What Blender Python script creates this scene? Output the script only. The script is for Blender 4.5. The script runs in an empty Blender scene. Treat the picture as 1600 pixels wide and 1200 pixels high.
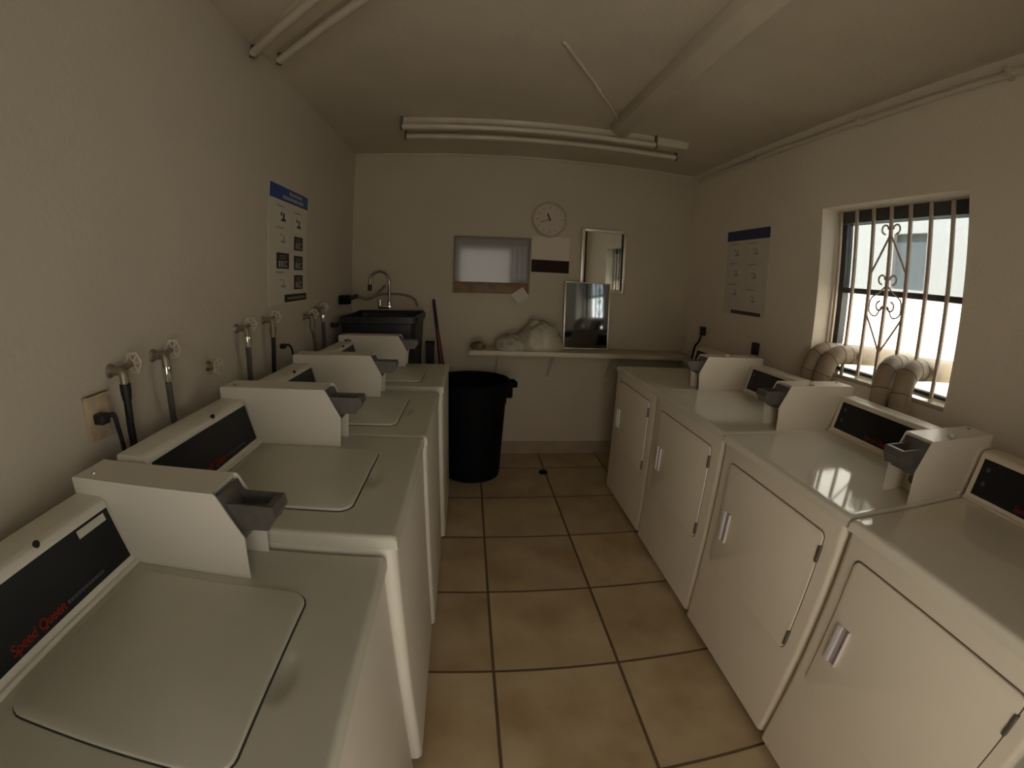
import bpy, bmesh, math, random
from mathutils import Vector, Matrix, noise

random.seed(7)
S = bpy.context.scene
COL = S.collection
PI = math.pi

# ------------------------------------------------------------------ camera
cd = bpy.data.cameras.new('camera')
cam = bpy.data.objects.new('camera', cd)
COL.objects.link(cam)
S.camera = cam
cd.type = 'PANO'
cd.panorama_type = 'FISHEYE_LENS_POLYNOMIAL'
cd.sensor_fit = 'HORIZONTAL'
cd.sensor_width = 36.0
cd.sensor_height = 27.0
cd.fisheye_fov = 3.3
cd.fisheye_polynomial_k0 = 0.0
cd.fisheye_polynomial_k1 = -6.30712687e-02
cd.fisheye_polynomial_k2 = -1.81426843e-04
cd.fisheye_polynomial_k3 = 2.51309613e-05
cd.fisheye_polynomial_k4 = -2.05038339e-07
cd.clip_start = 0.02
CR = (0.99537171, -0.08887178, 0.03656463)
CU = (-0.01554093, 0.22661669, 0.97386003)
CF = (0.09483483, 0.96992097, -0.22418669)
cam.matrix_world = Matrix(((CR[0], CU[0], -CF[0], 0.0), (CR[1], CU[1], -CF[1], 0.0),
                           (CR[2], CU[2], -CF[2], 1.4534), (0, 0, 0, 1)))

# ------------------------------------------------------------------ world, sun, exposure
S.view_settings.view_transform = 'Standard'
S.view_settings.look = 'None'
S.view_settings.gamma = 1.0
S.view_settings.use_curve_mapping = False
S.view_settings.exposure = -0.19
S.cycles.max_bounces = 10
S.cycles.diffuse_bounces = 6
S.cycles.caustics_reflective = False
S.cycles.caustics_refractive = False

W = bpy.data.worlds.new('daylight')
S.world = W
W.use_nodes = True
wn = W.node_tree
wn.nodes.clear()
def wnode(t): return wn.nodes.new(t)
tc = wnode('ShaderNodeTexCoord')
sep = wnode('ShaderNodeSeparateXYZ')
wn.links.new(tc.outputs['Generated'], sep.inputs[0])
ry = wnode('ShaderNodeMapRange'); ry.interpolation_type = 'SMOOTHSTEP'
ry.inputs['From Min'].default_value = -0.45; ry.inputs['From Max'].default_value = 0.15
wn.links.new(sep.outputs['Y'], ry.inputs['Value'])
mix = wnode('ShaderNodeMix'); mix.data_type = 'RGBA'
mix.inputs[7].default_value = (3.4, 3.5, 3.4, 1)      # open sky over the alley
wn.links.new(ry.outputs[0], mix.inputs[0])
rz_ = wnode('ShaderNodeMapRange'); rz_.interpolation_type = 'SMOOTHSTEP'
rz_.inputs['From Min'].default_value = 0.0; rz_.inputs['From Max'].default_value = 0.5
wn.links.new(sep.outputs['Z'], rz_.inputs['Value'])
rear_glow = wnode('ShaderNodeMix'); rear_glow.data_type = 'RGBA'
rear_glow.inputs[6].default_value = (4.3, 3.75, 3.3, 1)      # warm horizon glow added behind the camera to light the machine fronts
rear_glow.inputs[7].default_value = (1.9, 1.75, 1.6, 1)      # dimmed higher up to keep light off the washer lids
wn.links.new(rz_.outputs[0], rear_glow.inputs[0])
wn.links.new(rear_glow.outputs[2], mix.inputs[6])
bg = wnode('ShaderNodeBackground'); bg.inputs['Strength'].default_value = 1.0
wn.links.new(mix.outputs[2], bg.inputs['Color'])
wo = wnode('ShaderNodeOutputWorld')
wn.links.new(bg.outputs[0], wo.inputs[0])

sd = bpy.data.lights.new('sun', 'SUN')
sd.energy = 12.0; sd.angle = math.radians(1.0); sd.color = (1.0, 0.985, 0.95)
sun = bpy.data.objects.new('sun', sd); COL.objects.link(sun)
sun.rotation_euler = Vector((0.60, 0.0, -0.80)).to_track_quat('-Z', 'Y').to_euler()

def portal(name, loc, direction, sx, sy):
    l = bpy.data.lights.new(name, 'AREA'); l.shape = 'RECTANGLE'; l.size = sx; l.size_y = sy
    l.cycles.is_portal = True
    o = bpy.data.objects.new(name, l); COL.objects.link(o)
    o.location = loc; o.rotation_euler = Vector(direction).to_track_quat('-Z', 'Z').to_euler()
    return o

# room numbers
XL, XR, YB, YF, H = -0.976, 1.856, 3.616, -0.40, 2.49
DX0, DX1, DZ = -0.24, 0.68, 2.06                # doorway behind the camera
WY0, WY1, WZ0, WZ1 = 1.10, 1.988, 1.13, 2.0     # window opening
portal('door_daylight', ((DX0 + DX1) / 2, YF - 0.12, DZ / 2), (0, 1, 0), DX1 - DX0, DZ)
portal('window_daylight', (XR + 0.24, (WY0 + WY1) / 2, (WZ0 + WZ1) / 2), (-1, 0, 0), WY1 - WY0, WZ1 - WZ0)

# ------------------------------------------------------------------ materials
MATS = {}
def mat(name, col, rough=0.5, metal=0.0, spec=0.5, nscale=0, namt=0.0, bump=0.0, bscale=80, coat=0.0):
    if name in MATS: return MATS[name]
    m = bpy.data.materials.new(name); m.use_nodes = True
    nt = m.node_tree; b = nt.nodes['Principled BSDF']
    b.inputs['Base Color'].default_value = (*col, 1)
    b.inputs['Roughness'].default_value = rough
    b.inputs['Metallic'].default_value = metal
    b.inputs['Specular IOR Level'].default_value = spec
    b.inputs['Coat Weight'].default_value = coat
    b.inputs['Coat Roughness'].default_value = 0.08
    t = nt.nodes.new('ShaderNodeTexCoord')
    if namt:
        n = nt.nodes.new('ShaderNodeTexNoise'); n.inputs['Scale'].default_value = nscale
        n.inputs['Detail'].default_value = 5
        nt.links.new(t.outputs['Object'], n.inputs['Vector'])
        r = nt.nodes.new('ShaderNodeMapRange')
        r.inputs['From Min'].default_value = 0.3; r.inputs['From Max'].default_value = 0.7
        r.inputs['To Min'].default_value = 1 - namt; r.inputs['To Max'].default_value = 1 + namt
        nt.links.new(n.outputs['Fac'], r.inputs['Value'])
        mx = nt.nodes.new('ShaderNodeMix'); mx.data_type = 'RGBA'; mx.blend_type = 'MULTIPLY'
        mx.inputs[0].default_value = 1.0
        mx.inputs[6].default_value = (*col, 1)
        nt.links.new(r.outputs[0], mx.inputs[7])
        nt.links.new(mx.outputs[2], b.inputs['Base Color'])
    if bump:
        n2 = nt.nodes.new('ShaderNodeTexNoise'); n2.inputs['Scale'].default_value = bscale
        n2.inputs['Detail'].default_value = 3
        nt.links.new(t.outputs['Object'], n2.inputs['Vector'])
        bp = nt.nodes.new('ShaderNodeBump'); bp.inputs['Strength'].default_value = bump
        bp.inputs['Distance'].default_value = 0.01
        nt.links.new(n2.outputs['Fac'], bp.inputs['Height'])
        nt.links.new(bp.outputs[0], b.inputs['Normal'])
    MATS[name] = m
    return m

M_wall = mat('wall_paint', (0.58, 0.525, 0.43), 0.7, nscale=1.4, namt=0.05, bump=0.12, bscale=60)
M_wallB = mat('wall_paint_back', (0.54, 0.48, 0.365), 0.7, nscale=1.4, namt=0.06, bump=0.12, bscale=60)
M_wallR = mat('wall_paint_right_lit', (0.78, 0.70, 0.57), 0.7, nscale=1.4, namt=0.05, bump=0.12, bscale=60)  # same wall paint, lightened to stand for stronger light on this side
M_ceil = mat('ceiling_paint', (0.58, 0.51, 0.40), 0.8, nscale=2.2, namt=0.07, bump=0.15, bscale=50)
M_enamel = mat('white_enamel', (0.74, 0.71, 0.62), 0.38, nscale=3, namt=0.03)
M_deck = mat('washer_top_enamel', (0.61, 0.60, 0.50), 0.42, nscale=5, namt=0.04)
M_dryer = mat('dryer_enamel', (0.82, 0.75, 0.62), 0.33, nscale=3, namt=0.03)
M_dtop = mat('dryer_top_enamel', (0.80, 0.76, 0.64), 0.07, spec=0.4, nscale=4, namt=0.05)
M_gap = mat('dark_gap', (0.045, 0.038, 0.028), 0.8)
M_dgap = mat('door_gap_shadow', (0.14, 0.115, 0.08), 0.7)  # soft shadow around the dryer doors, painted as a brown strip
M_pull = mat('lilac_plastic', (0.72, 0.68, 0.69), 0.35)
M_pulldark = mat('lilac_plastic_shaded', (0.40, 0.37, 0.39), 0.4)  # darker copy of the pull plastic, painting the shade in its recess
M_panel = mat('black_panel', (0.010, 0.010, 0.013), 0.35, spec=0.3)
M_red = mat('red_lettering', (0.42, 0.03, 0.015), 0.5)
M_grey = mat('grey_lettering', (0.075, 0.075, 0.095), 0.5)
M_sticker = mat('white_sticker', (0.6, 0.6, 0.5), 0.5)
M_steel = mat('dull_steel', (0.17, 0.16, 0.145), 0.5, metal=0.6, nscale=30, namt=0.15)
M_chrome = mat('chrome', (0.75, 0.74, 0.7), 0.14, metal=1.0)
M_dchrome = mat('chrome_brown_reflection', (0.36, 0.32, 0.27), 0.25, metal=1.0)  # chrome darkened to brown, reflection put into its colour
M_brass = mat('old_brass', (0.34, 0.30, 0.235), 0.55, metal=0.9, nscale=25, namt=0.2)
M_black = mat('black_rubber', (0.012, 0.012, 0.013), 0.55)
M_blackp = mat('black_plastic', (0.003, 0.003, 0.0042), 0.7, spec=0.15, nscale=8, namt=0.2)
M_sink = mat('dark_sink_plastic', (0.020, 0.021, 0.025), 0.42, nscale=8, namt=0.2)
M_hosegrey = mat('grey_braided_hose', (0.10, 0.10, 0.095), 0.5, bump=0.4, bscale=300)
M_hosebrown = mat('brown_hose', (0.22, 0.16, 0.11), 0.5)
M_plate = mat('stained_plate', (0.52, 0.42, 0.28), 0.5, nscale=22, namt=0.22)
M_paper = mat('paper', (0.62, 0.57, 0.48), 0.7)
M_poster = mat('poster_paper', (0.64, 0.59, 0.50), 0.45)
M_blue = mat('poster_blue', (0.02, 0.065, 0.30), 0.45)
M_bluedk = mat('poster_navy', (0.03, 0.035, 0.12), 0.45)
M_ink = mat('poster_black', (0.02, 0.018, 0.018), 0.5)
M_inkbr = mat('poster_dark_brown', (0.05, 0.03, 0.028), 0.5)
M_pale = mat('poster_print', (0.33, 0.33, 0.32), 0.6)
M_frameline = mat('poster_panel', (0.665, 0.615, 0.525), 0.5)
M_signbr = mat('dark_brown_strip', (0.035, 0.02, 0.016), 0.8, spec=0.15)
M_wood = mat('brown_wood', (0.20, 0.115, 0.05), 0.5, nscale=14, namt=0.25)
M_boardframe = mat('grey_brown_frame', (0.22, 0.18, 0.13), 0.5)
M_board = mat('glazed_board', (0.26, 0.25, 0.235), 0.7, spec=0.2, coat=1.0)
M_silver = mat('silver_frame', (0.88, 0.82, 0.70), 0.3, metal=0.8)
M_mirror = mat('mirror_glass', (0.86, 0.90, 0.90), 0.015, metal=1.0)
M_shelf = mat('shelf_laminate', (0.56, 0.49, 0.38), 0.4, nscale=6, namt=0.08)
M_bag = mat('pale_plastic_bag', (0.47, 0.44, 0.34), 0.35, nscale=6, namt=0.18, bump=0.5, bscale=25)
M_debris = mat('brown_debris', (0.20, 0.15, 0.09), 0.8, nscale=30, namt=0.4)
M_broom = mat('dark_red_handle', (0.16, 0.012, 0.012), 0.4)
M_conduit = mat('painted_conduit', (0.60, 0.54, 0.43), 0.5)
M_fixture = mat('fixture_enamel', (0.58, 0.51, 0.40), 0.45, nscale=5, namt=0.06)
M_holder = mat('lampholder_brown', (0.11, 0.09, 0.06), 0.6)
M_tube = mat('unlit_tube', (0.58, 0.52, 0.41), 0.35)
M_grille = mat('grille_paint', (0.50, 0.40, 0.32), 0.5)
M_winframe = mat('dark_window_frame', (0.06, 0.062, 0.055), 0.5)
M_sill = mat('glossy_sill', (0.42, 0.38, 0.31), 0.10, nscale=8, namt=0.1)
M_duct = mat('beige_duct', (0.36, 0.285, 0.195), 0.5, nscale=9, namt=0.12)
M_ductseam = mat('duct_seam', (0.14, 0.10, 0.07), 0.6)
M_stucco = mat('white_stucco', (0.80, 0.80, 0.76), 0.9, nscale=3, namt=0.03)
M_nbrglass = mat('neighbour_window_dark', (0.23, 0.26, 0.27), 0.4)
M_ground = mat('outdoor_paving', (0.72, 0.69, 0.62), 0.9, nscale=2, namt=0.1)
M_base = mat('baseboard_tile', (0.36, 0.28, 0.19), 0.4, nscale=7, namt=0.12)

def glass_mat():
    m = bpy.data.materials.new('dusty_pane'); m.use_nodes = True
    nt = m.node_tree; nt.nodes.clear()
    tr = nt.nodes.new('ShaderNodeBsdfTransparent'); tr.inputs[0].default_value = (0.525, 0.547, 0.565, 1)
    gl = nt.nodes.new('ShaderNodeBsdfGlossy'); gl.inputs['Roughness'].default_value = 0.05
    mx = nt.nodes.new('ShaderNodeMixShader'); mx.inputs[0].default_value = 0.05
    o = nt.nodes.new('ShaderNodeOutputMaterial')
    nt.links.new(tr.outputs[0], mx.inputs[1]); nt.links.new(gl.outputs[0], mx.inputs[2])
    nt.links.new(mx.outputs[0], o.inputs[0])
    return m
M_pane = glass_mat()

def tile_mat():
    m = bpy.data.materials.new('floor_tile'); m.use_nodes = True
    nt = m.node_tree; b = nt.nodes['Principled BSDF']; L = nt.links.new
    t = nt.nodes.new('ShaderNodeTexCoord'); sp = nt.nodes.new('ShaderNodeSeparateXYZ')
    L(t.outputs['Object'], sp.inputs[0])
    def math_(op, a, bb=None):
        n = nt.nodes.new('ShaderNodeMath'); n.operation = op
        for i, v in enumerate((a, bb)):
            if v is None: continue
            if isinstance(v, (int, float)): n.inputs[i].default_value = v
            else: L(v, n.inputs[i])
        return n.outputs[0]
    TS = 0.5107
    gs = []; ids = []
    for ax, off in (('X', 0.092), ('Y', 1.2506)):
        u = math_('DIVIDE', math_('SUBTRACT', sp.outputs[ax], off), TS)
        u = math_('ADD', u, 40.0)
        fr = math_('FRACT', u)
        d = math_('MULTIPLY', math_('SUBTRACT', 0.5, math_('ABSOLUTE', math_('SUBTRACT', fr, 0.5))), TS)
        gs.append(d); ids.append(math_('FLOOR', u))
    d = math_('MINIMUM', gs[0], gs[1])
    g = nt.nodes.new('ShaderNodeMapRange'); g.interpolation_type = 'SMOOTHSTEP'
    g.inputs['From Min'].default_value = 0.0035; g.inputs['From Max'].default_value = 0.0085
    L(d, g.inputs['Value'])
    cmb = nt.nodes.new('ShaderNodeCombineXYZ'); L(ids[0], cmb.inputs[0]); L(ids[1], cmb.inputs[1])
    wnz = nt.nodes.new('ShaderNodeTexWhiteNoise'); L(cmb.outputs[0], wnz.inputs['Vector'])
    n = nt.nodes.new('ShaderNodeTexNoise'); n.inputs['Scale'].default_value = 4.5; n.inputs['Detail'].default_value = 6
    ad = nt.nodes.new('ShaderNodeVectorMath'); ad.operation = 'MULTIPLY_ADD'
    L(cmb.outputs[0], ad.inputs[0]); ad.inputs[1].default_value = (3.7, 5.1, 1.3); L(t.outputs['Object'], ad.inputs[2])
    L(ad.outputs[0], n.inputs['Vector'])
    ra = nt.nodes.new('ShaderNodeValToRGB')
    ra.color_ramp.elements[0].position = 0.32; ra.color_ramp.elements[0].color = (0.42, 0.31, 0.175, 1)
    ra.color_ramp.elements[1].position = 0.66; ra.color_ramp.elements[1].color = (0.58, 0.47, 0.30, 1)
    L(n.outputs['Fac'], ra.inputs[0])
    tint = math_('ADD', math_('MULTIPLY', wnz.outputs['Value'], 0.14), 0.93)
    m1 = nt.nodes.new('ShaderNodeMix'); m1.data_type = 'RGBA'; m1.blend_type = 'MULTIPLY'; m1.inputs[0].default_value = 1
    L(ra.outputs[0], m1.inputs[6]); L(tint, m1.inputs[7])
    m2 = nt.nodes.new('ShaderNodeMix'); m2.data_type = 'RGBA'
    m2.inputs[6].default_value = (0.13, 0.09, 0.05, 1)
    L(g.outputs[0], m2.inputs[0]); L(m1.outputs[2], m2.inputs[7])
    L(m2.outputs[2], b.inputs['Base Color'])
    b.inputs['Roughness'].default_value = 0.42
    bp = nt.nodes.new('ShaderNodeBump'); bp.inputs['Strength'].default_value = 0.5; bp.inputs['Distance'].default_value = 0.003
    L(g.outputs[0], bp.inputs['Height']); L(bp.outputs[0], b.inputs['Normal'])
    return m
M_tile = tile_mat()

# ------------------------------------------------------------------ mesh helpers
def link(name, bm, m, parent=None, smooth=None):
    me = bpy.data.meshes.new(name)
    bmesh.ops.recalc_face_normals(bm, faces=bm.faces)
    bm.to_mesh(me); bm.free()
    for mm in (m if isinstance(m, (list, tuple)) else [m]): me.materials.append(mm)
    o = bpy.data.objects.new(name, me); COL.objects.link(o)
    if parent is not None: o.parent = parent
    if smooth is not None:
        me.shade_smooth() if smooth >= PI else me.set_sharp_from_angle(angle=smooth)
        for p in me.polygons: p.use_smooth = True
    return o

def tag(o, label, cat, group=None):
    o['label'] = label; o['category'] = cat
    if group: o['group'] = group
    return o

def struct(o):
    o['kind'] = 'structure'; return o

def thing(name, label, cat, loc=(0, 0, 0), rz=0.0, group=None):
    o = bpy.data.objects.new(name, None); COL.objects.link(o)
    o.empty_display_size = 0.05
    o.location = loc; o.rotation_euler = (0, 0, rz)
    return tag(o, label, cat, group)

def box(bm, x0, x1, y0, y1, z0, z1, bev=0.0, seg=2, mtx=None):
    r = bmesh.ops.create_cube(bm, size=1.0)
    vs = r['verts']
    for v in vs:
        v.co = Vector(((x0 + x1) / 2 + v.co.x * (x1 - x0), (y0 + y1) / 2 + v.co.y * (y1 - y0), (z0 + z1) / 2 + v.co.z * (z1 - z0)))
    es = list({e for v in vs for e in v.link_edges})
    if bev:
        rb = bmesh.ops.bevel(bm, geom=es, offset=bev, segments=seg, affect='EDGES', profile=0.5)
        vs = list({v for f in rb['faces'] for v in f.verts} | {v for v in vs if v.is_valid})
    if mtx is not None:
        for v in vs: v.co = mtx @ v.co
    return bm

def frames(pts):
    pts = [Vector(p) for p in pts]
    T = []
    for i in range(len(pts)):
        a = pts[max(i - 1, 0)]; b = pts[min(i + 1, len(pts) - 1)]
        T.append((b - a).normalized())
    n = T[0].orthogonal().normalized()
    out = []
    for i, t in enumerate(T):
        n = (n - t * n.dot(t)).normalized()
        out.append((pts[i], n, t.cross(n)))
    return out

def tube(bm, pts, r, n=10, caps=True):
    rings = []
    for i, (p, a, b) in enumerate(frames(pts)):
        rr = r[i] if isinstance(r, (list, tuple)) else r
        rings.append([bm.verts.new(p + (a * math.cos(2 * PI * k / n) + b * math.sin(2 * PI * k / n)) * rr) for k in range(n)])
    for i in range(len(rings) - 1):
        for k in range(n):
            bm.faces.new((rings[i][k], rings[i][(k + 1) % n], rings[i + 1][(k + 1) % n], rings[i + 1][k]))
    if caps:
        bm.faces.new(rings[0][::-1]); bm.faces.new(rings[-1])
    return bm

def spline(ctrl, n=8):
    P = [Vector(c) for c in ctrl]
    P = [P[0] * 2 - P[1]] + P + [P[-1] * 2 - P[-2]]
    out = []
    for i in range(1, len(P) - 2):
        for k in range(n):
            t = k / n
            a, b, c, d = P[i - 1], P[i], P[i + 1], P[i + 2]
            out.append(0.5 * ((2 * b) + (c - a) * t + (2 * a - 5 * b + 4 * c - d) * t * t + (3 * b - a - 3 * c + d) * t ** 3))
    out.append(P[-2])
    return out

def lathe(bm, prof, n=24, mtx=None, sx=1.0, sy=1.0):
    rings = []
    for (r, z) in prof:
        if r < 1e-6:
            rings.append([bm.verts.new((0, 0, z))])
        else:
            rings.append([bm.verts.new((r * sx * math.cos(2 * PI * k / n), r * sy * math.sin(2 * PI * k / n), z)) for k in range(n)])
    for a, b in zip(rings, rings[1:]):
        if len(a) == 1 and len(b) == 1: continue
        for k in range(n):
            if len(a) == 1: bm.faces.new((a[0], b[k], b[(k + 1) % n]))
            elif len(b) == 1: bm.faces.new((a[k], a[(k + 1) % n], b[0]))
            else: bm.faces.new((a[k], a[(k + 1) % n], b[(k + 1) % n], b[k]))
    if mtx is not None:
        for ring in rings:
            for v in ring: v.co = mtx @ v.co
    return bm

def prism(bm, poly, x0, x1, bev=0.0, seg=2):
    """Extrude a (Y, Z) outline along X."""
    a = [bm.verts.new((x0, y, z)) for y, z in poly]
    b = [bm.verts.new((x1, y, z)) for y, z in poly]
    n = len(poly)
    fs = [bm.faces.new(a), bm.faces.new(b[::-1])]
    for i in range(n): fs.append(bm.faces.new((a[i], b[i], b[(i + 1) % n], a[(i + 1) % n])))
    if bev:
        es = list({e for f in fs for e in f.edges})
        bmesh.ops.bevel(bm, geom=es, offset=bev, segments=seg, affect='EDGES', profile=0.5)
    return bm

def rrect(cx, cy, w, d, r, n=6):
    out = []
    for sx, sy, a0 in ((1, -1, -PI / 2), (1, 1, 0), (-1, 1, PI / 2), (-1, -1, PI)):
        for k in range(n + 1):
            a = a0 + (PI / 2) * k / n
            out.append((cx + sx * (w / 2 - r) + r * math.cos(a), cy + sy * (d / 2 - r) + r * math.sin(a)))
    return out

def slab(bm, outline, z0, z1, bev=0.003, mtx=None):
    """Flat plate from an outline in (X, Y), softened on its top edge."""
    cx = sum(p[0] for p in outline) / len(outline); cy = sum(p[1] for p in outline) / len(outline)
    def ring(s, z): 
        return [bm.verts.new((x + (cx - x) / max(math.hypot(cx - x, cy - y), 1e-6) * s, y + (cy - y) / max(math.hypot(cx - x, cy - y), 1e-6) * s, z)) for x, y in outline]
    rs = [ring(0, z0), ring(0, z1 - bev), ring(bev * 0.35, z1 - bev * 0.3), ring(bev * 1.2, z1)]
    n = len(outline)
    for a, b in zip(rs, rs[1:]):
        for k in range(n): bm.faces.new((a[k], a[(k + 1) % n], b[(k + 1) % n], b[k]))
    bm.faces.new(rs[-1]); bm.faces.new(rs[0][::-1])
    if mtx is not None:
        for r in rs:
            for v in r: v.co = mtx @ v.co
    return bm

SM = math.radians(35)
def new(): return bmesh.new()
def B(*a, **k): return box(new(), *a, **k)

def text_mesh(name, body, size, m, parent, mtx, shear=0.0, depth=0.0006, fat=0.0):
    cu = bpy.data.curves.new(name, 'FONT'); cu.body = body; cu.size = size; cu.extrude = depth; cu.shear = shear
    tmp = bpy.data.objects.new(name + '_tmp', cu); COL.objects.link(tmp)
    dg = bpy.context.evaluated_depsgraph_get()
    me = bpy.data.meshes.new_from_object(tmp.evaluated_get(dg))
    bpy.data.objects.remove(tmp)
    me.name = name; me.materials.clear(); me.materials.append(m)
    if fat:                                             # a bolder stroke: the same letters laid again a hair to the side
        bm = bmesh.new(); bm.from_mesh(me)
        src = bm.verts[:] + bm.edges[:] + bm.faces[:]
        for dx, dy in ((fat, 0), (0, fat), (fat, fat)):
            g = bmesh.ops.duplicate(bm, geom=src)
            for v in (e for e in g['geom'] if isinstance(e, bmesh.types.BMVert)): v.co.x += dx; v.co.y += dy
        bm.to_mesh(me); bm.free()
    o = bpy.data.objects.new(name, me); COL.objects.link(o); o.parent = parent
    me.transform(mtx)
    return o

# ------------------------------------------------------------------ room shell
TH = 0.24
struct(link('floor', B(XL - TH, XR + TH, YF - TH, YB + TH, -0.1, 0.0), M_tile))
struct(link('ceiling', B(XL - TH, XR + TH, YF - TH, YB + TH, H, H + 0.15), M_ceil))
struct(link('wall_left', B(XL - TH, XL, YF - TH, YB + TH, 0, H), M_wall))
struct(link('wall_back', B(XL, XR, YB, YB + TH, 0, H), M_wallB))
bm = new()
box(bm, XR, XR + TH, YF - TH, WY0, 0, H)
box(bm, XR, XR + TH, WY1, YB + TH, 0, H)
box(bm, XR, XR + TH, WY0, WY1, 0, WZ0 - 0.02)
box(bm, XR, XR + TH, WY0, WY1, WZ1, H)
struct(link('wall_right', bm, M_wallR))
bm = new()
box(bm, XL, DX0, YF - TH, YF, 0, H); box(bm, DX1, XR, YF - TH, YF, 0, H); box(bm, DX0, DX1, YF - TH, YF, DZ, H)
struct(link('wall_front', bm, M_wall))
struct(link('baseboard_back', B(XL, XR, YB - 0.012, YB, 0, 0.112, 0.003), M_base))
struct(link('trim_1', B(XL, XR, YB - 0.020, YB, H - 0.022, H, 0.006), M_ceil))
struct(link('ground_outside', B(-9, 11, -12, 12, -0.25, -0.11), M_ground))

# doorway behind the camera: frame and an open barred gate
bm = new()
box(bm, DX0 - 0.05, DX0, YF - TH - 0.01, YF + 0.015, 0, DZ + 0.05, 0.004)
box(bm, DX1, DX1 + 0.05, YF - TH - 0.01, YF + 0.015, 0, DZ + 0.05, 0.004)
box(bm, DX0, DX1, YF - TH - 0.01, YF + 0.015, DZ, DZ + 0.05, 0.004)
struct(link('door_1', bm, M_fixture))
gate = thing('barred_gate', 'brown barred security gate in the doorway behind the camera', 'gate', ((DX0 + DX1) / 2, YF - 0.17, 0))
hw = (DX1 - DX0) / 2 - 0.002
bm = new()
box(bm, -hw, -hw + 0.035, -0.015, 0.015, 0.01, DZ - 0.005); box(bm, hw - 0.035, hw, -0.015, 0.015, 0.01, DZ - 0.005)
for z in (0.01, 0.95, DZ - 0.04): box(bm, -hw + 0.035, hw - 0.035, -0.015, 0.015, z, z + 0.035)
link('gate_frame', bm, M_grille, gate)
for i in range(7):
    x = -hw + 0.035 + (2 * hw - 0.07) * (i + 1) / 8
    link('bar', B(x - 0.007, x + 0.007, -0.007, 0.007, 0.04, DZ - 0.03), M_grille, gate)

# ------------------------------------------------------------------ window, grille, outdoors
bm = new()
fx0, fx1 = XR + 0.155, XR + 0.205
box(bm, fx0, fx1, WY1 - 0.045, WY1, WZ0, WZ1 - 0.005)
box(bm, fx0, fx1, WY0, WY0 + 0.045, WZ0, WZ1 - 0.005)
box(bm, fx0 - 0.02, fx1, WY0, WY1, WZ1 - 0.065, WZ1)
box(bm, fx0, fx1, WY0 + 0.045, WY1 - 0.045, WZ0, WZ0 + 0.014)
box(bm, fx0, fx1 - 0.01, WY0 + 0.045, WY1 - 0.045, 1.555, 1.583)
win = struct(link('window_1', bm, M_winframe))
struct(link('window_pane', B(fx0 + 0.02, fx0 + 0.026, WY0 + 0.045, WY1 - 0.045, 1.583, WZ1 - 0.065), M_pane, win))
win.name = 'window_1'
struct(link('window_sill', B(XR - 0.006, fx1 + 0.04, WY0, WY1, WZ0 - 0.02, WZ0, 0.004), M_sill))

gr = thing('window_grille', 'brown scrolled iron security grille of upright bars across the window', 'grille', (XR + 0.122, 0, 0))
for i in range(8):
    y = 1.132 + 0.118 * i
    if i == 7: y = 1.962
    link('bar', B(-0.008, 0.008, y - 0.0085, y + 0.0085, WZ0, WZ1, 0.002), M_grille, gr)
yc, yl, yr = 1.604, 1.722, 1.486
for name, a, b in (('brace', (yc, 1.86), (yl, 1.655)), ('brace', (yc, 1.86), (yr, 1.655)), ('brace', (yl, 1.455), (yc, 1.27)), ('brace', (yr, 1.455), (yc, 1.27))):
    link(name, tube(new(), [(0, a[0], a[1]), (0, b[0], b[1])], 0.0055, 8), M_grille, gr, SM)
def scroll(y, z, s, up):
    pts = []
    for k in range(19):
        a = -PI / 2 + k / 18 * 1.55 * PI
        r = 0.026 * (1 - 0.35 * k / 18)
        pts.append((0, y + s * r * math.cos(a), z + up * r * math.sin(a)))
    return tube(new(), pts, 0.0048, 6)
for z, up in ((1.885, 1), (1.635, 1), (1.50, -1)):
    for s in (-1, 1):
        link('scroll', scroll(yc + s * 0.034, z, s, up), M_grille, gr, SM)
for s in (-1, 1):
    pts = spline([(0, yc + s * 0.008, 1.60), (0, yc + s * 0.05, 1.565), (0, yc + s * 0.095, 1.535), (0, yc + s * 0.10, 1.47), (0, yc + s * 0.055, 1.45), (0, yc + s * 0.02, 1.50)], 6)
    link('scroll', tube(new(), pts, 0.004, 6), M_grille, gr, SM)

nb = thing('neighbour_building', 'white neighbouring house wall seen through the barred window', 'building', (3.5, 0, -0.11))
bm = new()
NY0, NY1, NZ0, NZ1 = 2.45, 2.80, 1.70 + 0.11, 2.17 + 0.11
box(bm, 0, 0.2, -5, NY0, 0, 3.3); box(bm, 0, 0.2, NY1, 9, 0, 3.3); box(bm, 0, 0.2, NY0, NY1, 0, NZ0); box(bm, 0, 0.2, NY0, NY1, NZ1, 3.3)
link('wall', bm, M_stucco, nb)
link('window', B(0.05, 0.07, NY0, NY1, NZ0, NZ1), M_nbrglass, nb)

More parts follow.
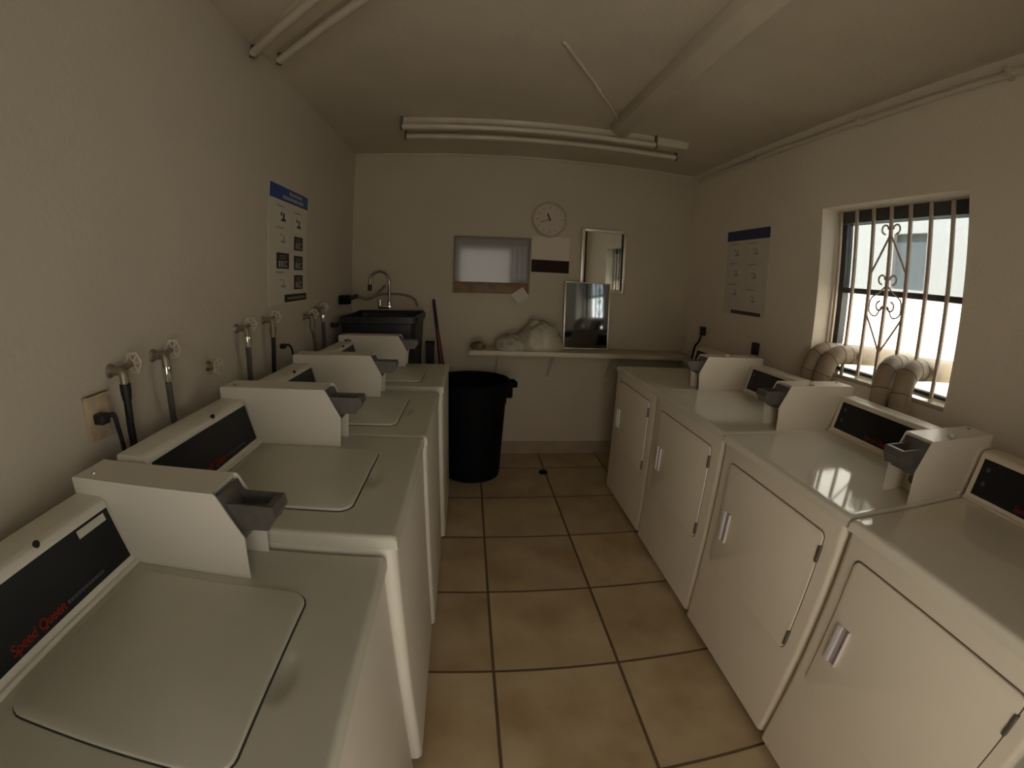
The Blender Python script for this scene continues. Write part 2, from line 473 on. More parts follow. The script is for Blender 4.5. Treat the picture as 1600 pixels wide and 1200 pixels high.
# ------------------------------------------------------------------ washers and dryers
def deck_mesh(w, d, t, scoop):
    """Top plate with rolled edges: X -w/2..w/2, Y 0..d, Z 0 at the top."""
    r = 0.011
    edge = [0, 0.001, 0.0025, 0.005, 0.008, 0.011]
    def axis(lo, hi, n):
        mid = [lo + r + (hi - lo - 2 * r) * k / n for k in range(1, n)]
        return [lo + e for e in edge] + mid + [hi - e for e in edge[::-1]]
    xs = axis(-w / 2, w / 2, 56); ys = axis(0, d, 60)
    bm = new()
    def hgt(x, y):
        z = 0.0
        for dd in (x + w / 2, w / 2 - x, y, d - y):
            if dd < r: z -= r - math.sqrt(max(r * r - (r - dd) ** 2, 0))
        if scoop:
            u = (x + 0.03) / 0.062; v = (y - 0.116) / 0.028
            q = u * u + v * v
            if q < 1 and y < 0.14: z -= 0.013 * (1 - q) ** 1.2
        return max(z, -r)
    g = [[bm.verts.new((x, y, hgt(x, y))) for y in ys] for x in xs]
    for i in range(len(xs) - 1):
        for j in range(len(ys) - 1):
            bm.faces.new((g[i][j], g[i + 1][j], g[i + 1][j + 1], g[i][j + 1]))
    ring = [g[i][0] for i in range(len(xs))] + [g[-1][j] for j in range(1, len(ys))] + [g[i][-1] for i in range(len(xs) - 2, -1, -1)] + [g[0][j] for j in range(len(ys) - 2, 0, -1)]
    low = [bm.verts.new((v.co.x, v.co.y, -t)) for v in ring]
    n = len(ring)
    for k in range(n): bm.faces.new((ring[k], low[k], low[(k + 1) % n], ring[(k + 1) % n]))
    bm.faces.new(low)
    return bm

CON = [(0.560, 0.0), (0.560, 0.007), (0.566, 0.011), (0.571, 0.008), (0.576, 0.015), (0.611, 0.142), (0.618, 0.152), (0.630, 0.156), (0.700, 0.159), (0.706, 0.152), (0.706, 0.0)]
PA, PB = Vector((0, 0.5765, 0.017)), Vector((0, 0.6105, 0.140))   # the sloping face of the console
def on_face(x, s, lift=0.0):
    d = PB - PA
    nrm = Vector((0, -d.z, d.y)).normalized()
    return Vector((x, 0, 0)) + PA + d * s + nrm * lift
def face_plate(bm, x0, x1, s0, s1, lift0, lift1):
    v = [bm.verts.new(on_face(x, s, l)) for l in (lift0, lift1) for x, s in ((x0, s0), (x1, s0), (x1, s1), (x0, s1))]
    for f in ((3, 2, 1, 0), (4, 5, 6, 7), (0, 1, 5, 4), (1, 2, 6, 5), (2, 3, 7, 6), (3, 0, 4, 7)): bm.faces.new([v[i] for i in f])
    return bm
def face_matrix(x, s, lift):
    d = (PB - PA).normalized(); nrm = Vector((0, -d.z, d.y)).normalized()
    o = on_face(x, s, lift)
    return Matrix(((1, d.x, nrm.x, o.x), (0, d.y, nrm.y, o.y), (0, d.z, nrm.z, o.z), (0, 0, 0, 1)))

def machine(kind, label, loc, rz, w, hd, sticker=False, emblem=False):
    washer = kind == 'washer'
    root = thing('top_load_washer' if washer else 'clothes_dryer', label, kind, loc, rz,
                 'coin washers along the wall' if washer else 'coin dryers under the window')
    body = M_enamel if washer else M_dryer
    top = M_deck if washer else M_dtop
    bm = new()
    cx_, cr_ = w / 2 - 0.002, 0.022
    ol = [(-cx_ + cr_ - cr_ * math.sin(PI / 2 * k / 6), 0.004 + cr_ - cr_ * math.cos(PI / 2 * k / 6)) for k in range(6, -1, -1)] + [(cx_ - cr_ + cr_ * math.sin(PI / 2 * k / 6), 0.004 + cr_ - cr_ * math.cos(PI / 2 * k / 6)) for k in range(7)] + [(cx_, 0.69), (-cx_, 0.69)]
    lo_ = [bm.verts.new((x, y, 0.03)) for x, y in ol]; hi_ = [bm.verts.new((x, y, hd - 0.035)) for x, y in ol]
    for k in range(len(ol)): bm.faces.new((lo_[k], lo_[(k + 1) % len(ol)], hi_[(k + 1) % len(ol)], hi_[k]))
    bm.faces.new(hi_); bm.faces.new(lo_[::-1])
    link('cabinet', bm, body, root, SM)
    for sx in (-1, 1):
        for y in (0.06, 0.62):
            bm = lathe(new(), [(0, 0), (0.022, 0), (0.022, 0.012), (0.012, 0.02), (0.012, 0.045), (0, 0.045)], 12, Matrix.Translation((sx * (w / 2 - 0.07), y, 0)))
            link('leg', bm, M_black, root, SM)
    o = link('top_panel', deck_mesh(w, 0.70, 0.034, washer), top, root, SM)
    o.location = (0, 0, hd)
    if washer:
        lid = link('lid', slab(new(), rrect(-0.024, 0.334, 0.398, 0.408, 0.036), 0.0005, 0.009, 0.004), top, root, SM)
        lid.location = (0, 0, hd)
        gp = link('lid_gap_shade', slab(new(), rrect(-0.024, 0.334, 0.404, 0.414, 0.039), 0.0, 0.0018, 0.0006), M_gap, lid, SM)  # dark slab painting the shaded groove around the lid
    else:
        # front door with pull and hinges
        mx = Matrix(((1, 0, 0, 0), (0, 0, -1, 0.0042), (0, 1, 0, 0), (0, 0, 0, 1)))
        zc, dh, dw = 0.612, 0.444, min(0.548, w - 0.115)
        dxc = 0.002
        door = link('door', slab(new(), rrect(dxc, zc, dw, dh, 0.02), 0.0, 0.007, 0.0035, mx), body, root, SM)
        link('door_shadow_line', slab(new(), rrect(dxc, zc, dw + 0.007, dh + 0.007, 0.022), 0.0, 0.0012, 0.0004, mx), M_dgap, door, SM)
        hx = dxc - dw / 2 + 0.058
        bm = new()
        box(bm, hx - 0.026, hx - 0.006, -0.014, 0.002, zc - 0.092, zc + 0.035, 0.004)
        box(bm, hx + 0.017, hx + 0.023, -0.012, 0.002, zc - 0.092, zc + 0.035, 0.0025)
        pull = link('handle', bm, M_pull, door, SM)
        link('handle_shade', B(hx - 0.010, hx + 0.018, -0.0050, 0.002, zc - 0.090, zc + 0.033), M_pulldark, door)
        for z in (zc + 0.155, zc - 0.17):
            hg = new(); box(hg, dxc + dw / 2 - 0.004, dxc + dw / 2 + 0.006, -0.007, 0.006, z - 0.028, z + 0.028, 0.002)
            link('hinge', hg, M_steel, door, SM)
    # console across the back
    con = link('console', prism(new(), [(y, z) for y, z in CON], -w / 2 + 0.004, w / 2 - 0.004, 0.003), body, root, SM)
    con.location = (0, 0, hd)
    px0, px1 = -w / 2 + 0.022, w / 2 - 0.125
    pan = link('control_panel', face_plate(new(), px0, px1, 0.03, 0.97, -0.002, 0.0015), M_panel, con)
    text_mesh('lettering', 'Speed Queen', 0.026, M_red, pan, face_matrix(-0.146, 0.10, 0.0021), 0.2, 0.0008, 0.0006)
    bm = new()
    for k in range(11): face_plate(bm, 0.004 + k * 0.0105, 0.004 + k * 0.0105 + 0.0085, 0.125, 0.175, 0.0012, 0.0022)
    link('grey_lettering', bm, M_grey, pan)
    if washer:
        bm = lathe(new(), [(0, 0.004), (0.006, 0.004), (0.0075, 0.0), (0.0075, -0.004), (0, -0.004)], 12, Matrix.Translation((0.012, 0.618, 0.155)) @ Matrix.Rotation(0.7, 4, 'X'))
        link('indicator', bm, M_black, con, SM)
    else:
        for s in (0.36, 0.72):
            link('indicator', face_plate(new(), px0 + 0.022, px0 + 0.034, s - 0.05, s + 0.06, 0.001, 0.0022), M_grey, pan)
    if sticker:
        link('sticker', face_plate(new(), 0.102, 0.186, 0.80, 0.93, 0.001, 0.002), M_sticker, pan)
    # coin box at the right-hand end
    bx1 = w / 2 - 0.012; bx0 = bx1 - 0.106
    cheek = [(0.272, 0.0), (0.264, 0.10), (0.312, 0.188), (0.318, 0.193), (0.700, 0.197), (0.704, 0.193), (0.704, 0.157), (0.628, 0.157), (0.608, 0.147), (0.570, 0.001)]
    bm = new()
    prism(bm, cheek, bx0, bx0 + 0.0035); prism(bm, cheek, bx1 - 0.0035, bx1)
    core = [(0.372, 0.001), (0.372, 0.080), (0.285, 0.098), (0.326, 0.178), (0.322, 0.1925), (0.699, 0.1965), (0.7035, 0.192), (0.7035, 0.158), (0.628, 0.158), (0.608, 0.148), (0.571, 0.001)]
    prism(bm, core, bx0 + 0.0034, bx1 - 0.0034)
    cb = link('coin_box', bm, body, root)
    cb.location = (0, 0, hd)
    xm = (bx0 + bx1) / 2
    # slide plate on the slope and the push-in tray
    bm = prism(new(), [(0.268, 0.090), (0.2845, 0.0835), (0.3275, 0.180), (0.312, 0.184)], bx0 + 0.006, bx1 - 0.006, 0.0015)
    link('slide_plate', bm, M_steel, cb, SM)
    tr = new()
    ty0, ty1 = 0.200, 0.305
    side = [(0.318, 0.106), (0.216, 0.110), (0.195, 0.142), (0.199, 0.163), (0.318, 0.164)]
    prism(tr, side, xm - 0.034, xm - 0.028); prism(tr, side, xm + 0.028, xm + 0.034)
    prism(tr, [(0.318, 0.107), (0.217, 0.111), (0.196, 0.142), (0.200, 0.1625), (0.216, 0.1625), (0.222, 0.138), (0.318, 0.138)], xm - 0.0281, xm + 0.0281)
    link('coin_slide', tr, M_steel, cb, SM)
    lk = lathe(new(), [(0, 0.0), (0.016, 0.0), (0.016, 0.012), (0.011, 0.015), (0, 0.015)], 16, Matrix.Translation((xm - 0.012, 0.373, 0.045)) @ Matrix.Rotation(PI / 2, 4, 'X'))
    link('lock', lk, M_steel, cb, SM)
    lk = lathe(new(), [(0, 0.0), (0.007, 0.0), (0.006, 0.003), (0, 0.004)], 12, Matrix.Translation((bx0 + 0.03, 0.66, 0.1965)))
    link('screw', lk, M_chrome, cb, SM)
    if not washer:
        lk = lathe(new(), [(0, 0.0), (0.013, 0.0), (0.012, 0.012), (0.006, 0.016), (0, 0.016)], 12, Matrix.Translation((bx1 - 0.02, 0.45, 0.1965)))
        link('knob', lk, M_sticker, cb, SM)
    if emblem:
        bm = new()
        for k, (dx, dz, a) in enumerate([(0, 0, 0.5), (0.012, 0.004, -0.5), (0.024, 0, 0.9), (0.034, -0.004, 0.1), (0.008, -0.012, 0.2)]):
            mt = Matrix.Translation((bx0 - 0.0006, 0.660 - dx, 0.166 + dz * 0.6)) @ Matrix.Rotation(a, 4, 'X')
            box(bm, -0.0006, 0.0006, -0.009, 0.009, -0.003, 0.003, 0, 1, mt)
        link('scribble', bm, M_ink, cb)
    return root

def wash(y0, y1, xf, hd, label, **k):
    return machine('washer', label, (xf, (y0 + y1) / 2, 0), PI / 2, y1 - y0, hd, **k)
def dry(y0, y1, xf, hd, label, **k):
    return machine('dryer', label, (xf, (y0 + y1) / 2, 0), -PI / 2, y1 - y0, hd, **k)
wash(0.175, 0.828, -0.183, 0.870, 'lowest white coin washer nearest the viewer, small white sticker on its black panel', sticker=True)
wash(0.836, 1.488, -0.157, 0.914, 'white coin washer second from the viewer, its lid showing in full')
wash(1.494, 2.145, -0.147, 0.914, 'white coin washer third from the viewer, beside the wall poster')
wash(2.226, 2.872, -0.132, 0.917, 'white coin washer at the far end, beside the black trash can', emblem=True)
dry(2.222, 2.925, 1.012, 0.918, 'white coin dryer at the far end, tucked beside the back shelf')
dry(1.480, 2.205, 1.003, 0.924, 'white coin dryer second from the back shelf, ducts rising behind it')
dry(0.772, 1.468, 0.994, 0.926, 'white coin dryer with barred window glare reflected on its top')
dry(0.118, 0.764, 0.988, 0.926, 'white coin dryer nearest the viewer, running off the photo at bottom right')

# ------------------------------------------------------------------ left wall plumbing and power
def valve(y, z, label, handle=0.027, elbow=True, m=M_brass):
    r = thing('water_valve', label, 'valve', (XL, y, z), 0, 'water valves over the washers')
    bm = new()
    lathe(bm, [(0, 0), (0.020, 0), (0.018, 0.005), (0.012, 0.008), (0.012, 0.040), (0, 0.040)], 14, Matrix.Rotation(PI / 2, 4, 'Y'))
    if elbow:
        tube(bm, spline([(0.035, 0, 0.0), (0.050, -0.004, -0.006), (0.054, -0.006, -0.034)], 5), 0.0125, 10)
        tube(bm, [(0.040, 0.0, 0.004), (0.040, 0.046, 0.010)], 0.008, 10)
    link('valve_body', bm, m, r, SM)
    bm = new()
    cy = 0.052 if elbow else 0.0
    n = 6
    mt = Matrix.Translation((0.042, cy, 0.012)) @ Matrix.Rotation(-PI / 2, 4, 'X') if elbow else Matrix.Translation((0.046, 0, 0)) @ Matrix.Rotation(PI / 2, 4, 'Y')
    pts = [mt @ Vector((handle * (1 + 0.10 * math.cos(6 * a)) * math.cos(a), handle * (1 + 0.10 * math.cos(6 * a)) * math.sin(a), 0)) for a in [2 * PI * k / 36 for k in range(37)]]
    tube(bm, pts, 0.0045, 6, False)
    for k in range(3):
        a = k * PI / 3
        tube(bm, [mt @ Vector((-handle * math.cos(a), -handle * math.sin(a), 0)), mt @ Vector((handle * math.cos(a), handle * math.sin(a), 0))], 0.0035, 6)
    lathe(bm, [(0, -0.004), (0.009, -0.004), (0.008, 0.006), (0, 0.006)], 10, mt)
    link('handle', bm, M_conduit if m is M_brass else m, r, SM)
    return r
def hose(y, z, y2, z2, m, label, coup=M_chrome, r=0.0105):
    o = thing('water_hose', label, 'hose', (XL, y, z), 0, 'hoses down to the washers')
    tx, ty, tz = 0.054, -0.006, -0.036
    pts = spline([(tx, ty, tz), (tx, ty, tz - 0.03), (tx - 0.003, ty + (y2 - y) * 0.4, (z2 - z) * 0.55), (tx - 0.014, y2 - y, z2 - z), (tx - 0.02, y2 - y + 0.01, z2 - z - 0.28)], 8)
    link('hose_tube', tube(new(), pts, r, 10), m, o, SM)
    link('coupling', lathe(new(), [(0, 0), (0.015, 0), (0.016, -0.006), (0.016, -0.022), (0.013, -0.045), (0, -0.045)], 12, Matrix.Translation((tx, ty, tz + 0.004))), coup, o, SM)
    return o
valve(0.985, 1.244, 'lacy round-handled wall valve with black hose, nearest the outlet plate')
hose(0.985, 1.244, 0.990, 1.04, M_black, 'black hose with black coupling nearest the stained outlet plate', M_black, 0.011)
valve(1.176, 1.252, 'lacy round-handled wall valve with chrome coupling and grey hose')
hose(1.176, 1.252, 1.190, 1.03, M_hosegrey, 'grey braided hose with bright chrome coupling, beside the black hose')
valve(1.487, 1.159, 'capped wall valve handle with no hose, lowest on the wall', 0.03, False)
valve(1.722, 1.270, 'wall valve above the third washer with a dark grey hose')
hose(1.722, 1.270, 1.745, 1.05, M_hosegrey, 'dark grey hose hanging just left of the lower corner of the tall poster', M_chrome, 0.012)
valve(1.978, 1.280, 'wall valve just below the tall poster with a black hose')
hose(1.978, 1.280, 1.990, 1.03, M_black, 'black hose directly below the tall poster', M_brass, 0.011)
valve(2.520, 1.250, 'wall valve at the poster corner with a brown hose')
hose(2.520, 1.250, 2.60, 1.04, M_hosebrown, 'brown hose below the poster corner near the far washer', M_brass, 0.012)
valve(2.715, 1.278, 'wall valve farthest from the viewer, nearest the black sink')
hose(2.715, 1.278, 2.77, 1.02, M_hosegrey, 'grey hose farthest from the viewer, nearest the black sink', M_chrome, 0.013)

op = thing('outlet_plate', 'stained beige outlet plate on the left wall beside the near washer', 'outlet', (XL, 0.908, 1.142))
link('cover_plate', B(0, 0.012, -0.043, 0.043, -0.060, 0.058, 0.002), M_plate, op, SM)
link('plate_lip', B(0, 0.022, -0.043, 0.043, 0.054, 0.058), M_plate, op)
def cord(y, z, y2, z2, label, base=0.012, s=1.0):
    o = thing('power_plug', label, 'plug', (XL + base, y, z))
    bm = box(new(), 0, 0.036 * s, -0.016 * s, 0.016 * s, -0.014 * s, 0.014 * s, 0.006, 3)
    link('plug_body', bm, M_black, o, SM)
    dy, dz = y2 - y, z2 - z
    pts = spline([(0.025, 0.010 * s, 0), (0.036, 0.026 * s, 0.004), (0.040, dy * 0.75, dz * 0.25), (0.038, dy, dz), (0.03, dy + 0.01, dz - 0.25)], 8)
    link('cable', tube(new(), pts, 0.0065 * s, 8), M_black, o, SM)
    return o
cord(0.897, 1.140, 0.938, 1.03, 'black plug and cord in the stained beige outlet plate')
cord(2.170, 1.130, 2.244, 1.03, 'black plug and cord on the left wall between two washer hoses', 0.0, 0.85)

# ------------------------------------------------------------------ posters
def poster(label, x, yc, zc, facing, big):
    """facing +1: hangs on the left wall and looks to +X; -1: on the right wall. u runs left to right for a reader."""
    r = thing('wall_poster', label, 'poster', (x, yc, zc), 0, 'instruction posters')
    f = facing
    w, h = 0.52, 0.60
    def rect(bm, u0, u1, z0, z1, t0, t1):
        ya, yb = sorted((f * u0, f * u1)); xa, xb = sorted((f * t0, f * t1))
        box(bm, xa, xb, ya, yb, z0, z1); return bm
    R_ = lambda *a: rect(new(), *a)
    link('sheet', R_(-w / 2, w / 2, -h / 2, h / 2, 0.0, 0.003), M_poster, r)
    hd = link('header', R_(-w / 2, w / 2, h / 2 - 0.072, h / 2, 0.003, 0.0042), M_blue if big else M_bluedk, r)
    bm = new()
    rect(bm, -0.02, 0.17, h / 2 - 0.031, h / 2 - 0.014, 0.0042, 0.005); rect(bm, -0.10, 0.19, h / 2 - 0.060, h / 2 - 0.042, 0.0042, 0.005)
    if big: link('header_print', bm, M_pale, hd)
    else: bm.free()
    cols = [(-0.165, -0.005), (0.065, 0.195)]
    def fig(u0, u1, z0, z1, k):
        p = link('picture', R_(u0, u1, z0, z1, 0.003, 0.0036), M_frameline, r)
        bm = new(); um = (u0 + u1) / 2; zm = (z0 + z1) / 2
        rect(bm, um - 0.028, um + 0.030, zm - 0.022, zm - 0.010, 0.0036, 0.0044)
        rect(bm, um + 0.004 * k - 0.01, um + 0.014, zm - 0.012, zm + 0.020, 0.0036, 0.0044)
        rect(bm, um - 0.035, um - 0.02, zm + 0.004 * k, zm + 0.024, 0.0036, 0.0044)
        link('picture_print', bm, M_ink if big and k != 3 else M_pale, p)
        link('caption', R_(u0 - 0.01, u0 + 0.09, z1 + 0.010, z1 + 0.017, 0.003, 0.0036), M_pale, r)
    def dark(u0, u1, z0, z1, m):
        p = link('dark_panel', R_(u0, u1, z0, z1, 0.003, 0.0038), m, r)
        bm = new(); ww = u1 - u0
        for k in range(2): rect(bm, u0 + ww * 0.22, u1 - ww * 0.22, z1 - 0.018 - k * 0.013, z1 - 0.012 - k * 0.013, 0.0038, 0.0043)
        link('dark_print', bm, M_boardframe, p)
        bm = new(); zt = z0 + 0.040
        for k in range(2): rect(bm, u0 + ww * (0.16 + 0.21 * k), u0 + ww * (0.30 + 0.21 * k), z0 + 0.008, zt, 0.0038, 0.0046)
        rect(bm, u0 + ww * 0.60, u0 + ww * 0.67, z0 + 0.008, zt, 0.0038, 0.0046)
        rect(bm, u0 + ww * 0.67, u0 + ww * 0.84, zt - 0.008, zt, 0.0038, 0.0046); rect(bm, u0 + ww * 0.67, u0 + ww * 0.84, z0 + 0.008, z0 + 0.016, 0.0038, 0.0046)
        link('big_print', bm, M_pale, p)
    if big:
        fig(*cols[0], 0.105, 0.185, 1); fig(*cols[1], 0.085, 0.175, 2); fig(*cols[0], -0.005, 0.075, 3)
        dark(*cols[1], -0.015, 0.060, M_ink); dark(*cols[0], -0.118, -0.038, M_ink)
        dark(*cols[1], -0.122, -0.045, M_ink); fig(*cols[0], -0.235, -0.150, 3); dark(*cols[1], -0.228, -0.150, M_inkbr)
        ft = link('footer', R_(-0.07, 0.25, -0.292, -0.252, 0.003, 0.0042), M_ink, r)
        link('footer_print', R_(-0.03, 0.23, -0.279, -0.266, 0.0042, 0.0048), M_boardframe, ft)
    else:
        c0, c1 = (-0.20, -0.04), (0.03, 0.19)
        fig(*c0, 0.09, 0.19, 1); fig(*c1, 0.10, 0.19, 2); fig(*c0, -0.06, 0.05, 2); fig(*c1, -0.08, 0.04, 1)
        fig(*c0, -0.18, -0.10, 3); fig(*c1, -0.23, -0.13, 3)
        ft = link('footer', R_(-0.15, 0.215, -0.292, -0.268, 0.003, 0.0042), M_inkbr, r)
    return r
poster('tall white poster with bright blue header and four black squares, above the washers', XL, 2.308, 1.640, 1, True)
poster('faded white poster with navy header and thin dark strip, left of the barred window', XR, 2.722, 1.638, -1, False)

# ------------------------------------------------------------------ back wall
bd = thing('bulletin_board', 'glass-fronted bulletin board with brown lower strip on the back wall', 'board', (0.156, YB, 1.60))
bm = new()
box(bm, -0.306, 0.306, -0.030, -0.0, 0.198, 0.214, 0.002); box(bm, -0.306, -0.292, -0.030, 0, -0.240, 0.198, 0.002); box(bm, 0.292, 0.306, -0.030, 0, -0.240, 0.198, 0.002)
link('frame', bm, M_boardframe, bd, SM)
link('lower_strip', B(-0.292, 0.292, -0.026, 0, -0.240, -0.150, 0.002), M_wood, bd, SM)
link('glazed_panel', B(-0.292, 0.292, -0.018, 0, -0.150, 0.198), M_board, bd)
for i in range(3): link('pinned_sheet', B(0.165 + i * 0.04, 0.195 + i * 0.04, -0.0195, -0.018, -0.12, 0.15), mat('grey_sheet', (0.28, 0.275, 0.29), 0.25), bd)
mt = Matrix.Translation((0.388, YB - 0.031, 1.352)) @ Matrix.Rotation(-0.62, 4, 'Y')
tag(link('paper_note', box(new(), -0.055, 0.055, -0.002, 0.0, -0.045, 0.045, 0, 1, mt), M_paper), 'tilted white paper note stuck on the bulletin board corner', 'note')

ck = thing('wall_clock', 'round white wall clock on the back wall above the notice', 'clock', (0.606, YB, 1.978))
rx = Matrix.Rotation(PI / 2, 4, 'X')
M_clock = mat('clock_case', (0.54, 0.475, 0.385), 0.5)
link('case', lathe(new(), [(0, 0), (0.142, 0), (0.145, 0.012), (0.142, 0.030), (0.134, 0.036), (0.126, 0.030), (0.124, 0.022), (0, 0.022)], 40, rx), M_clock, ck, SM)
M_cprint = mat('clock_print', (0.30, 0.26, 0.20), 0.6)
for k in range(12):
    a = k * PI / 6
    L_ = 0.014 if k % 3 == 0 else 0.009
    mt = Matrix.Rotation(a, 4, 'Y') @ Matrix.Translation((0, -0.0225, 0.102))
    link('hour_mark', box(new(), -0.004, 0.004, -0.0006, 0.0006, -L_, L_ * 0.6, 0, 1, mt), M_cprint, ck)
for a, ln, wd in ((math.radians(-22), 0.052, 0.006), (math.radians(-108), 0.082, 0.004)):
    mt = Matrix.Rotation(a, 4, 'Y') @ Matrix.Translation((0, -0.025, 0))
    link('hand', box(new(), -wd, wd, -0.0008, 0.0008, -0.012, ln, 0, 1, mt), M_ink if ln < 0.06 else M_boardframe, ck)

sg = thing('notice_sign', 'white notice with a dark brown bottom band under the clock', 'sign', (0.625, YB, 1.71))
link('sheet', B(-0.150, 0.155, -0.003, 0, -0.165, 0.128), mat('notice_paper', (0.66, 0.59, 0.48), 0.6), sg)
link('dark_band', B(-0.152, 0.157, -0.005, -0.003, -0.163, -0.062), M_signbr, sg)

wm = thing('wall_mirror', 'silver framed mirror hanging on the back wall right of the clock', 'mirror', (1.072, YB, 1.672))
bm = new(); hw_, hh_ = 0.195, 0.265
for (a, b, c, d) in ((-hw_, -hw_ + 0.03, -hh_, hh_), (hw_ - 0.03, hw_, -hh_, hh_), (-hw_ + 0.03, hw_ - 0.03, hh_ - 0.03, hh_), (-hw_ + 0.03, hw_ - 0.03, -hh_, -hh_ + 0.03)):
    box(bm, a, b, -0.022, 0, c, d, 0.006, 3)
link('frame', bm, M_silver, wm, SM)
link('liner', B(-hw_ + 0.03, -hw_ + 0.045, -0.014, 0, -hh_ + 0.03, hh_ - 0.03), M_black, wm)
link('liner', B(hw_ - 0.045, hw_ - 0.03, -0.014, 0, -hh_ + 0.03, hh_ - 0.03), M_black, wm)
link('glass', B(-hw_ + 0.045, hw_ - 0.045, -0.010, 0, -hh_ + 0.03, hh_ - 0.03), M_mirror, wm)

# shelf
sh = thing('wall_shelf', 'long pale shelf along the back wall behind the trash can', 'shelf', (0, YB, 0))
SY = -0.300
link('board', B(-0.008, XR - 0.002, SY, 0, 0.902, 0.938, 0.003), M_shelf, sh, SM)
for x in (0.215, 0.645, 1.15):
    bm = new()
    box(bm, x - 0.012, x + 0.012, -0.004, 0, 0.66, 0.902); box(bm, x - 0.012, x + 0.012, -0.27, 0, 0.898, 0.902)
    tube(bm, [(x, -0.006, 0.69), (x, -0.25, 0.897)], 0.006, 8)
    box(bm, x - 0.035, x + 0.035, -0.008, 0, 0.655, 0.672, 0.003)
    link('bracket', bm, M_fixture, sh, SM)

# leaning mirror on the shelf
SZ = 0.938
lm = thing('leaning_mirror', 'thin-framed mirror standing on the shelf, leaning against the hanging mirror', 'mirror', (0.940, YB - 0.078, SZ + 0.001))
lm.rotation_euler = (math.radians(-3.2), 0, math.radians(4.6))
hw_ = 0.196; HH = 0.545
bm = new()
for (a, b, c, d) in ((-hw_, -hw_ + 0.010, 0, HH), (hw_ - 0.010, hw_, 0, HH), (-hw_ + 0.010, hw_ - 0.010, HH - 0.008, HH), (-hw_ + 0.010, hw_ - 0.010, 0, 0.008)):
    box(bm, a, b, -0.010, 0.008, c, d, 0.002)
link('frame', bm, M_silver, lm, SM)
link('glass', B(-hw_ + 0.009, hw_ - 0.009, -0.004, 0.004, 0.007, HH - 0.007), mat('leaning_mirror_glass', (0.27, 0.31, 0.35), 0.05, metal=1.0), lm)

def mound(cx, cy, rx_, ry_, hz, seed, n=40, m=18, amp=0.25):
    bm = new(); rings = []
    for j in range(m + 1):
        t = j / m
        ring = []
        for k in range(n):
            a = 2 * PI * k / n
            rr = math.sin(t * PI / 2 + 0.0)
            nz = noise.noise(Vector((math.cos(a) * 1.7 + seed, math.sin(a) * 1.7, t * 2.2))) * amp + noise.noise(Vector((math.cos(a) * 5 + seed, math.sin(a) * 5, t * 6))) * amp * 0.45
            r = rr * (1 + nz * (1 - 0.3 * t))
            z = hz * math.cos(t * PI / 2) ** 0.8 * (1 + nz * 0.8)
            if j == m: z = 0
            ring.append(bm.verts.new((cx + rx_ * r * math.cos(a), cy + ry_ * r * math.sin(a), max(z, 0))))
        rings.append(ring)
    for a, b in zip(rings, rings[1:]):
        for k in range(n): bm.faces.new((a[k], a[(k + 1) % n], b[(k + 1) % n], b[k]))
    bm.faces.new(rings[-1][::-1])
    bmesh.ops.remove_doubles(bm, verts=bm.verts, dist=1e-5)
    return bm
bag = thing('plastic_bag', 'crumpled pale plastic bag heaped on the shelf beside the leaning mirror', 'bag', (0.50, YB - 0.165, SZ))
link('bag_body', mound(0.04, 0, 0.185, 0.13, 0.215, 3.1), M_bag, bag, PI)
bm = mound(-0.19, -0.01, 0.125, 0.11, 0.10, 8.4, amp=0.35)
link('bag_flap', bm, M_bag, bag, PI)
tag(link('rag', mound(0.062, YB - 0.17, 0.055, 0.08, 0.05, 5.5, 30, 10, 0.4), M_debris, None, PI), 'small brown crumpled rag on the left end of the shelf', 'rag').location = (0, 0, SZ)

# trash can
tcn = thing('trash_can', 'large round black trash can on the floor beside the far washer', 'trash can', (0.02, 3.22, 0))
prof = [(0, 0.012), (0.19, 0.012), (0.20, 0.0), (0.214, 0.004), (0.218, 0.03), (0.240, 0.40), (0.250, 0.57), (0.256, 0.575), (0.258, 0.62), (0.262, 0.70), (0.281, 0.705), (0.284, 0.735), (0.274, 0.748), (0.262, 0.742), (0.255, 0.66), (0.236, 0.40), (0.21, 0.05), (0, 0.04)]
link('bin_body', lathe(new(), prof, 48), M_blackp, tcn, SM)
for s in (-1, 1):
    bm = new()
    box(bm, 0.262, 0.335, -0.055, 0.055, 0.680, 0.728, 0.012, 3); box(bm, 0.250, 0.300, -0.05, 0.05, 0.60, 0.70, 0.012, 3)
    o = link('handle', bm, M_blackp, tcn, SM); o.rotation_euler = (0, 0, 0.15 if s > 0 else PI + 0.15)

# broom
br = thing('broom', 'dark red broom handle leaning on the back wall behind the trash can', 'broom', (-0.14, 3.505, 0))
a, b = Vector((-0.160, 0.085, 1.305)), Vector((0.0, 0.0, 0.19))
link('pole', tube(new(), [b, b.lerp(a, 0.4), b.lerp(a, 0.55), b.lerp(a, 0.8)], [0.018, 0.027, 0.021, 0.013], 12), M_broom, br, SM)
link('grip', tube(new(), [b.lerp(a, 0.795), b.lerp(a, 0.9), a], [0.0135, 0.013, 0.011], 12), M_black, br, SM)
bm = new(); box(bm, -0.11, 0.09, -0.02, 0.02, 0.12, 0.20, 0.012, 3)
link('broom_head', bm, M_broom, br, SM)
bm = new(); box(bm, -0.13, 0.10, -0.028, 0.028, 0.0, 0.12, 0.006, 2)
link('bristles', bm, M_debris, br, SM)

